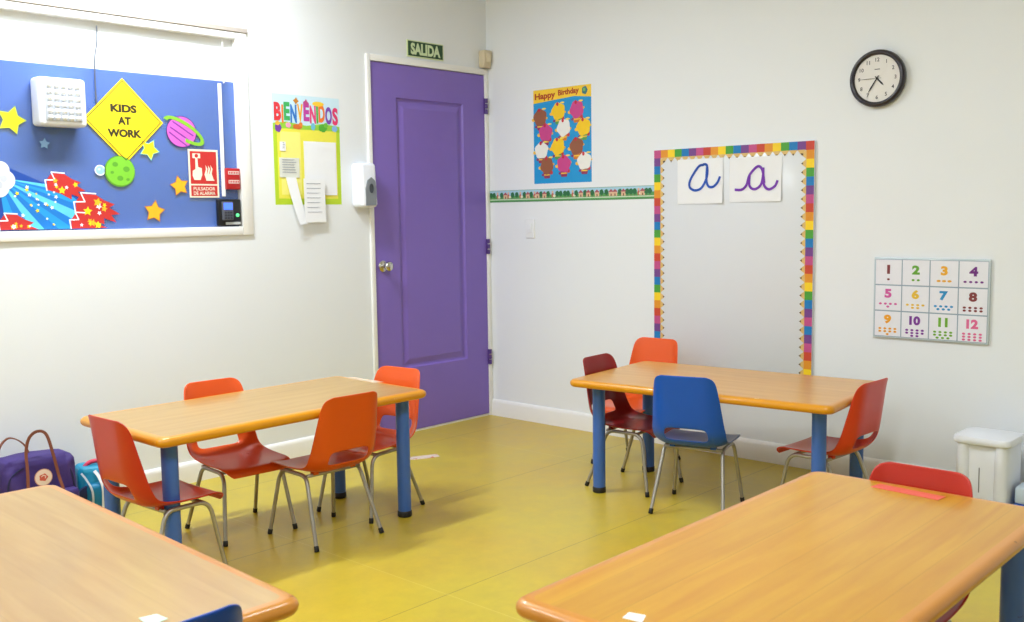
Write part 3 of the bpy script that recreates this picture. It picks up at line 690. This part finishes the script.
# ------------------------------------------------------------------ tables
EDGE = worn_paint('varnished_edge', rgb(216, 144, 14), rgb(232, 200, 140), .66, .28, 16)
EDGE2 = worn_paint('varnished_pale_edge', rgb(200, 132, 48), rgb(140, 86, 34), .66, .28, 16)
WOODP = wood('beech_pale', rgb(188, 150, 84), rgb(172, 132, 66), .03)
WOODM = wood('beech_warm', rgb(224, 168, 80), rgb(212, 148, 58), .04)
WOODO = wood('beech_honey', rgb(204, 150, 26), rgb(190, 128, 16), .07)
LEGB = worn_paint('blue_leg_paint', rgb(52, 100, 180), rgb(30, 44, 84), .69, .38, 26)
def table(label, cx, cy, lx, ly, T, wd, ed, rz=0, legin=(.085, .065), grp='low school tables'):
    """origin under the centre, long side along local x"""
    t = thing('school_table', label, 'table', (cx, cy, 0), rz, grp)
    bm = bmesh.new(); th = .034; r = th/2; rings = []
    for k in range(9):
        ang = -90+180*k/8; ins = r*(1-cos(radians(ang))); z = T-r+r*sin(radians(ang))
        rings.append([bm.verts.new((x, y, z)) for x, y in rrect(-lx/2+ins, lx/2-ins, -ly/2+ins, ly/2-ins, max(.035-ins*.5, .01))])
    n = len(rings[0])
    for A, Bq in zip(rings, rings[1:]):
        for k in range(n):
            f = bm.faces.new((A[k], A[(k+1) % n], Bq[(k+1) % n], Bq[k])); f.material_index = 1
    inner = [bm.verts.new((x, y, T)) for x, y in rrect(-lx/2+r+.012, lx/2-r-.012, -ly/2+r+.012, ly/2-r-.012, .02)]
    for k in range(n):
        f = bm.faces.new((rings[-1][k], rings[-1][(k+1) % n], inner[(k+1) % n], inner[k])); f.material_index = 1
    bm.faces.new(inner).material_index = 0; bm.faces.new(rings[0][::-1]).material_index = 1
    bm_to('tabletop', bm, [wd, ed], t, 35)
    for sx in (-1, 1):
        for sy in (-1, 1):
            x, y = sx*(lx/2-legin[0]), sy*(ly/2-legin[1]); bm = bmesh.new()
            lathe(bm, [(.0, .018), (.027, .018), (.0275, .03), (.0275, T-th-.004), (0, T-th-.004)], 24, (x, y, 0))
            lg = bm_to('leg', bm, LEGB, t, 40)
            bm = bmesh.new(); lathe(bm, [(.0, 0), (.027, 0), (.0295, .004), (.0295, .022), (.027, .026), (0, .026)], 24, (x, y, 0)); bm_to('foot_cap', bm, BLACK, lg, 40)
            bm = bmesh.new(); box(bm, x-.045, x+.045, y-.045, y+.045, T-th-.006, T-th+.002); bm_to('mounting_plate', bm, CHROME, t)
    return t
table('pale low table with blue legs nearest the purple door', -2.26, -.96, 1.175, .60, .525, WOODP, EDGE, 0, (.076, .085))
table('low orange-edged table with blue legs in front of the whiteboard', -.688, -2.036, 1.165, .67, .512, WOODM, EDGE, radians(-84.5), (.09, .116))
table('pale wooden table in the lower left foreground', -3.64, -2.135, 1.195, .62, .534, WOODP, EDGE2, radians(87.6))
table('honey-coloured table in the lower right foreground', -2.513, -3.332, 1.215, .60, .534, WOODO, EDGE2, 0)

# ------------------------------------------------------------------ chairs
def plastic(name, c, r=.3):
    return mat(name, c, r, coat=.1, spec=.4, noise=.05, nscale=6)
SEATBUMP = {}
def shell_mesh():
    # profile rows (y, z, half width, side flange toward sitter)
    prof = [(.168, .252, .110, .0), (.170, .266, .128, 0), (.160, .279, .140, .002), (.135, .286, .146, .004), (.06, .281, .149, .008), (-.02, .279, .150, .012),
            (-.088, .281, .151, .020), (-.124, .289, .152, .030), (-.153, .311, .152, .040), (-.168, .334, .151, .042), (-.177, .360, .148, .041), (-.185, .405, .144, .037),
            (-.194, .465, .137, .030), (-.202, .520, .130, .024), (-.207, .550, .124, .018), (-.210, .567, .111, .008), (-.2105, .574, .088, .002)]
    us = [-1, -.93, -.8, -.58, -.3, 0, .3, .58, .8, .93, 1]
    bm = bmesh.new(); g = []
    for k, (y, z, hw, fl) in enumerate(prof):
        a = prof[max(k-1, 0)]; b = prof[min(k+1, len(prof)-1)]
        t = Vector((b[0]-a[0], b[1]-a[1])).normalized(); nrm = Vector((-t.y, t.x))   # pointing up / forward
        if nrm.y < 0 and k < 7: nrm = -nrm
        if k >= 7 and nrm.x < 0: nrm = -nrm
        row = []
        for u in us:
            e = max(0, (abs(u)-.62)/.38); dish = -.006*(1-u*u) if 3 <= k <= 7 else 0
            off = fl*e**1.6+dish
            row.append(bm.verts.new((u*hw, y+nrm.x*off, z+nrm.y*off)))
        g.append(row)
    for k in range(len(prof)-1):
        for i in range(len(us)-1):
            if 8 <= k <= 9 and 3 <= i <= 6: continue        # hand slot between seat and back
            bm.faces.new((g[k][i], g[k][i+1], g[k+1][i+1], g[k+1][i]))
    me = bpy.data.meshes.new('shell'); bmesh.ops.recalc_face_normals(bm, faces=bm.faces[:]); bm.to_mesh(me); bm.free(); return me
SHELL = shell_mesh()
def baked_shell():
    o = bpy.data.objects.new('tmp', SHELL); COL.objects.link(o)
    s = o.modifiers.new('s', 'SOLIDIFY'); s.thickness = .006; s.offset = 0
    b = o.modifiers.new('b', 'SUBSURF'); b.levels = 2; b.render_levels = 2
    dg = bpy.context.evaluated_depsgraph_get(); dg.update()
    me = bpy.data.meshes.new_from_object(o.evaluated_get(dg)); bpy.data.objects.remove(o); me.shade_smooth(); return me
SHM = baked_shell()
def split_shell(me):
    """seat pan and backrest as two meshes cut along the slot's lower edge"""
    out = []
    for part in (0, 1):
        bm = bmesh.new(); bm.from_mesh(me)
        bmesh.ops.bisect_plane(bm, geom=bm.verts[:]+bm.edges[:]+bm.faces[:], plane_co=(0, -.156, .313), plane_no=(0, .35, -1) if part else (0, -.35, 1), clear_inner=False, clear_outer=True)
        m2 = bpy.data.meshes.new(('seat', 'backrest')[part]); bm.to_mesh(m2); bm.free(); m2.shade_smooth(); out.append(m2)
    return out
SEATM, BACKM = split_shell(SHM)
def leg_meshes():
    legs = {}
    R = .0078
    for side in (-1, 1):
        xs = side
        # half of an inverted U: rear leg and front leg, each its own mesh
        top = .262
        rear = bendpath([(xs*.150, -.158, .006), (xs*.121, -.062, top), (xs*.121, .015, top)], .035, 7)
        front = bendpath([(xs*.150, .158, .006), (xs*.121, .112, top), (xs*.121, .015, top)], .065, 8)
        for nm, P in (('rear', rear), ('front', front)):
            bm = bmesh.new(); tube(bm, P, R, 12)
            me = bpy.data.meshes.new('leg'); bm.to_mesh(me); bm.free(); me.materials.append(CHROME); me.shade_smooth(); me.set_sharp_from_angle(angle=radians(50))
            bm = bmesh.new(); p0, p1 = Vector(P[0]), Vector(P[1]); d = (p1-p0).normalized()
            tube(bm, [p0-d*.006, p0-d*.004, p0+d*.014, p0+d*.016], [.007, .0093, .0093, .008], 12)
            mc = bpy.data.meshes.new('foot_cap'); bm.to_mesh(mc); bm.free(); mc.materials.append(BLACK); mc.shade_smooth(); mc.set_sharp_from_angle(angle=radians(50))
            legs[(nm, side)] = (me, mc)
    fr = []
    for y in (-.066, .085):
        bm = bmesh.new(); tube(bm, [(-.121, y, .262), (0, y-.002, .262), (.121, y, .262)], .0068, 10)
        me = bpy.data.meshes.new('crossbar'); bm.to_mesh(me); bm.free(); me.materials.append(CHROME); me.shade_smooth(); fr.append(me)
    return legs, fr
LEGS, CROSS = leg_meshes()
BRM = []
for sx in (-1, 1):
    bmk = bmesh.new(); box(bmk, sx*.085-.012, sx*.085+.012, -.076, -.052, .262, .281, .003)
    BRM.append(bpy.data.meshes.new('bracket')); bmk.to_mesh(BRM[-1]); bmk.free()
def chair(label, x, y, face, m, mdark=None, group=None, z=0, zs=1, ys=1):
    """face: world angle in degrees the sitter looks toward"""
    t = thing('school_chair', label, 'chair', (x, y, z), radians(face-90), group)
    for nm, me in (('seat', SEATM), ('backrest', BACKM), ('seat_bracket', BRM[0]), ('seat_bracket', BRM[1])):
        me2 = me.copy(); me2.materials.clear(); me2.materials.append(m if nm != 'seat' or not mdark else mdark)
        o = bpy.data.objects.new(nm, me2); COL.objects.link(o); o.parent = t
    for key, (me, mc) in LEGS.items():
        o = bpy.data.objects.new('leg', me); COL.objects.link(o); o.parent = t
        c = bpy.data.objects.new('foot_cap', mc); COL.objects.link(c); c.parent = o
    for me in CROSS:
        o = bpy.data.objects.new('crossbar', me); COL.objects.link(o); o.parent = t
    t.scale = (1, ys, zs)
    return t
ORANGE = plastic('orange_plastic', rgb(232, 92, 34)); ORB = plastic('burnt_orange_plastic', rgb(212, 80, 16)); REDO = plastic('red_orange_plastic', rgb(212, 60, 28))
RUST = plastic('rust_red_plastic', rgb(190, 44, 22)); DRED = plastic('dark_red_plastic', rgb(150, 30, 34)); CRIM = plastic('crimson_plastic', rgb(180, 38, 20))
BLUE = plastic('blue_plastic', rgb(0, 82, 184)); NAVY = plastic('deep_blue_plastic', rgb(0, 66, 160))
GO = 'red and orange school chairs'; GB = 'blue school chairs'
chair('red-orange chair at the left end of the door-side table, nearest the bags', -2.755, -1.08, 2, RUST, group=GO, zs=1.03, ys=.93)
chair('orange chair between the left wall and the door-side table, facing the room', -2.28, -.80, -94, ORANGE, group=GO)
chair('orange chair with its back to us on the near side of the door-side table', -2.10, -1.11, 88, ORB, group=GO)
chair('orange chair at the right end of the door-side table beside the purple door', -1.765, -.98, 187, ORANGE, group=GO)
chair('dark red chair at the left end of the table before the whiteboard', -.75, -1.61, -86, DRED, group=GO)
chair('bright orange chair behind the whiteboard table, against the board', -.41, -1.375, 183, ORANGE, group=GO, zs=1.035)
chair('blue chair with its back to us at the table before the whiteboard', -.884, -2.027, 16, BLUE, group=GB, zs=1.02)
chair('red-orange chair at the right end of the whiteboard table, seen side on', -.65, -2.488, 87, REDO, group=GO, ys=.93)
chair('red chair at the far end of the right foreground table, only its back top showing', -2.09, -3.317, 180, CRIM, group=GO, zs=1.01)
chair('deep blue chair at the near end of the left foreground table', -3.635, -2.59, 90, NAVY, group=GB, zs=1.03)

# ------------------------------------------------------------------ things on tables and floor
def flatpiece(name, label, cat, pts, z, m, th=.0012):
    bm = bmesh.new(); t = [bm.verts.new((x, y, z+th)) for x, y in pts]; b_ = [bm.verts.new((x, y, z)) for x, y in pts]; k = len(pts)
    bm.faces.new(t); bm.faces.new(b_[::-1])
    for q in range(k): bm.faces.new((t[q], b_[q], b_[(q+1) % k], t[(q+1) % k]))
    o = bm_to(name, bm, m); return tag(o, label, cat)
flatpiece('pink_tape', 'strip of pink tape on the honey-coloured foreground table', 'tape', [(-1.985, -3.225), (-1.945, -3.232), (-1.958, -3.40), (-1.998, -3.395)], .534, mat('pink_tape', rgb(224, 98, 84), .35))
flatpiece('name_label', 'clear glossy label on the door-side table by its right end', 'label', [(-1.70, -.75), (-1.665, -.76), (-1.67, -.97), (-1.71, -.96)], .525, mat('clear_label', rgb(238, 206, 170), .15, coat=.8))
flatpiece('white_label', 'white label scrap on the near edge of the honey-coloured table', 'label', [(-3.056, -3.243), (-3.03, -3.238), (-3.022, -3.268), (-3.05, -3.28)], .534, PAPER)
flatpiece('teal_label', 'pale teal label on the left foreground table beside the blue chair', 'label', [(-3.608, -2.603), (-3.578, -2.61), (-3.575, -2.644), (-3.611, -2.649)], .534, mat('teal_label', rgb(196, 232, 214), .4))
flatpiece('floor_tape', 'worn pinkish white tape stuck on the floor near the purple door', 'tape', [(-1.11, -.47), (-1.085, -.425), (-.93, -.49), (-.955, -.545), (-1.03, -.52)], 0, worn_paint('worn_floor_tape', rgb(226, 208, 190), rgb(214, 120, 100), .55, .5, 18))

# pedal bin
pb = thing('step_bin', 'white plastic bin with a rounded lid against the right wall', 'bin', (-.20, -2.955, 0))
HX, HY, HZ = .095, .098, .295
bm = bmesh.new(); box(bm, -HX+.014, HX, -HY, HY, 0, HZ, .012, 3); bm_to('body', bm, WHITE, pb, 40)
for s in (-1, 1):
    bm = bmesh.new(); lathe(bm, [(0, .0), (.027, .0), (.024, HZ), (0, HZ)], 20, (-HX+.02, s*(HY-.026), 0)); bm_to('front_post', bm, WHITE, pb, 50)
bm = bmesh.new(); box(bm, -HX-.004, -HX+.014, -HY+.03, HY-.03, 0, .035, .005); bm_to('plinth', bm, WHITE, pb, 40)
bm = bmesh.new(); box(bm, -HX+.0125, -HX+.0142, .006, .010, .1, .2); bm_to('front_slit', bm, mat('grey_slit', rgb(120, 122, 128), .5), pb)
bm = bmesh.new(); o_ = rrect(-HX-.012, HX+.005, -HY-.012, HY+.012, .03, 6)
rings = []
for (sc, z) in ((.96, HZ), (1, HZ+.006), (1, HZ+.02), (.97, HZ+.028), (.8, HZ+.034), (.4, HZ+.037)):
    rings.append([bm.verts.new((x*sc, y*sc, z)) for x, y in o_])
for A, Bq in zip(rings, rings[1:]):
    for k in range(len(A)): bm.faces.new((A[k], A[(k+1) % len(A)], Bq[(k+1) % len(A)], Bq[k]))
bm.faces.new(rings[0][::-1]); bm.faces.new(rings[-1]); bm_to('lid', bm, WHITE, pb, 40)
# blue crate beside the bin
bc = thing('storage_tub', 'blue and clear tub on the floor behind the white bin', 'tub', (-.137, -3.185, 0))
bm = bmesh.new(); box(bm, -.12, .12, -.12, .12, 0, .07, .008, 3); bm_to('tub_base', bm, mat('blue_tub', rgb(20, 100, 200), .35), bc, 40)
bm = bmesh.new(); box(bm, -.115, .115, -.115, .115, .07, .14, .012, 3); bm_to('tub_body', bm, mat('frosted_tub', rgb(205, 220, 236), .4), bc, 40)

# ------------------------------------------------------------------ backpacks
def soft_body(name, sx, sy, sz, m, parent, seed=0, bul=.25, wr=.006):
    bm = bmesh.new(); r = bmesh.ops.create_cube(bm, size=1); bmesh.ops.bevel(bm, geom=bm.edges[:], offset=.16, segments=4, affect='EDGES', profile=.6)
    bmesh.ops.subdivide_edges(bm, edges=bm.edges[:], cuts=3, use_grid_fill=True)
    rnd = random.Random(seed); ph = [rnd.uniform(0, 6) for _ in range(6)]
    for v in bm.verts:
        x, y, z = v.co; by = 1+bul*(1-(2*x)**2)*(1-(2*z)**2); v.co = Vector((x*sx*(1-.10*(z+.5)), y*sy*by*(1-.12*(z+.5)), (z+.5)*sz))
        wv = wr*(sin(14*z+ph[0]+5*x)+.6*sin(26*x+ph[1]+9*z)+.5*sin(33*z-17*x+ph[2])); v.co.y += wv*(1 if y > 0 else -1); v.co.z += .5*wv*z
    return bm_to(name, bm, m, parent, 180)
PUR = mat('purple_canvas', rgb(60, 40, 112), .7, noise=.1, nscale=14, bump=.4, bscale=120); NAV = mat('navy_canvas', rgb(34, 34, 74), .7)
BRN = mat('brown_strap', rgb(122, 66, 44), .55, noise=.1, nscale=20); CRM = ink(236, 214, 200)
bp = thing('backpack', 'purple canvas backpack with brown loop handles and round logo patch', 'bag', (-2.82, -.19, 0), radians(-2))
soft_body('bag_body', .30, .15, .31, PUR, bp, 3)
FY = -.092
bm = bmesh.new(); box(bm, -.11, .13, FY-.022, FY+.03, .03, .17, .016, 4); bm_to('front_pocket', bm, PUR, bp, 60)
def strap(bm, path, wd, th):
    P = smoothpath(path, 8); prev = None
    for i, p in enumerate(P):
        t = (P[min(i+1, len(P)-1)]-P[max(i-1, 0)]).normalized(); s = Vector((0, 1, 0)); s = (s-s.dot(t)*t).normalized(); n = t.cross(s)
        ring = [bm.verts.new(p+a*s*wd/2+b*n*th/2) for a, b in ((-1, -1), (1, -1), (1, 1), (-1, 1))]
        if prev:
            for k in range(4): bm.faces.new((prev[k], prev[(k+1) % 4], ring[(k+1) % 4], ring[k]))
        else: bm.faces.new(ring[::-1])
        prev = ring
    bm.faces.new(prev)
def ribbon(bm, path, wd, th):
    # ribbon lying in the x-z plane facing the viewer
    P = smoothpath(path, 8); prev = None
    for i, p in enumerate(P):
        t = (P[min(i+1, len(P)-1)]-P[max(i-1, 0)]).normalized(); n = Vector((0, 1, 0)); s = t.cross(n).normalized()
        ring = [bm.verts.new(p+a*s*wd/2+b*n*th/2) for a, b in ((-1, -1), (1, -1), (1, 1), (-1, 1))]
        if prev:
            for k in range(4): bm.faces.new((prev[k], prev[(k+1) % 4], ring[(k+1) % 4], ring[k]))
        else: bm.faces.new(ring[::-1])
        prev = ring
    bm.faces.new(prev)
bm = bmesh.new(); ribbon(bm, [(-.072, FY-.028, .10), (-.07, FY-.026, .18), (-.062, FY-.01, .26), (-.056, FY+.01, .34), (-.04, FY+.015, .392), (-.008, FY+.015, .413), (.024, FY+.012, .395), (.042, FY, .31), (.054, FY-.01, .23), (.062, FY-.03, .175)], .011, .005)
bm_to('handle', bm, BRN, bp, 40)
bm = bmesh.new(); strap(bm, [(-.115, .05, .26), (-.11, .05, .34), (-.07, .05, .378), (-.02, .04, .345), (0, .03, .28)], .013, .005); bm_to('handle', bm, BRN, bp, 40)
a = Art((.045, FY-.022, .168), **LEFT)
a.ell(0, 0, .034, .034, ink(206, 150, 130), 0, 28); a.ell(0, 0, .031, .031, CRM, 1, 28); a.ell(0, 0, .016, .014, ink(206, 90, 74), 2, 20, wob=.12); a.line([(-.008, .004), (0, .009), (.008, .004), (.006, -.004)], .003, CRM, 3)
lg = a.build('logo_patch', bp)
lg.location = (-.055, -.004, .07)
bm = bmesh.new(); ribbon(bm, [(-.128, FY+.02, .05), (-.13, FY+.015, .15), (-.11, FY+.02, .25), (0, FY+.03, .288), (.10, FY+.02, .255), (.125, FY+.015, .15), (.128, FY+.02, .05)], .006, .004); bm_to('piping', bm, NAV, bp, 40)
# teal backpack
tb = thing('backpack', 'small teal backpack with white stripe and pink top beside purple bag', 'bag', (-2.565, -.15, 0), radians(-14))
TEAL = mat('teal_nylon', rgb(0, 140, 178), .5, noise=.08, nscale=18); PNK = mat('pink_nylon', rgb(206, 50, 84), .5)
soft_body('bag_body', .16, .13, .215, TEAL, tb, 8, .3, .003)
bm = bmesh.new(); box(bm, -.052, .05, -.098, -.05, .02, .15, .02, 4); bm_to('front_pocket', bm, mat('deep_teal_nylon', rgb(0, 122, 166), .5), tb, 60)
bm = bmesh.new(); ribbon(bm, [(-.03, -.105, .03), (-.028, -.106, .12), (-.045, -.085, .17), (-.06, -.066, .195)], .008, .004); bm_to('piping', bm, mat('grey_piping', rgb(190, 200, 206), .5), tb, 40)
bm = bmesh.new(); ribbon(bm, [(-.01, -.07, .20), (.004, -.086, .175), (.014, -.106, .13), (.012, -.106, .05)], .013, .004); bm_to('white_stripe', bm, ink(232, 236, 238), tb, 40)
bm = bmesh.new(); lathe(bm, [(0, .0), (.034, .0), (.032, .012), (0, .014)], 24, (-.046, -.078, .11), 'y'); bm_to('side_patch', bm, mat('navy_mesh_fabric', rgb(26, 40, 84), .7, noise=.2, nscale=60), tb, 60)
bm = bmesh.new(); tube(bm, smoothpath([(-.05, -.02, .195), (-.02, -.02, .226), (.03, -.02, .225), (.06, -.02, .18)]), .009, 10); bm_to('handle', bm, PNK, tb, 180)
# grey bag half cut by the frame
gb_ = thing('backpack', 'orange and grey bag at the far left behind the purple backpack', 'bag', (-3.09, -.13, 0))
soft_body('bag_body', .18, .12, .26, mat('dark_grey_nylon', rgb(60, 60, 72), .6), gb_, 5, .2, .004)
bm = bmesh.new(); tube(bm, smoothpath([(.04, -.03, .24), (.05, -.04, .32), (.09, -.04, .33), (.1, -.03, .24)]), .008, 10); bm_to('handle', bm, mat('orange_strap', rgb(220, 130, 60), .5), gb_, 180)

# ------------------------------------------------------------------ ceiling lamps
LM = mat('lamp_diffuser', (.93, .97, 1, 1), .5, emit=12)
for i, (lx, ly, e) in enumerate(LAMPS):
    t = thing('ceiling_light', ('flush long ceiling light above the door-side table', 'flush long ceiling light above the right foreground table', 'flush long ceiling light in the far left of the room', 'flush long ceiling light behind the camera')[i], 'ceiling light', (lx, ly, CEIL))
    bm = bmesh.new(); box(bm, -.61, .61, -.11, .11, -.05, 0, .006); bm_to('housing', bm, TRIMW, t, 40)
    bm = bmesh.new(); box(bm, -.585, .585, -.085, .085, -.058, -.045, .003); bm_to('diffuser', bm, LM, t)
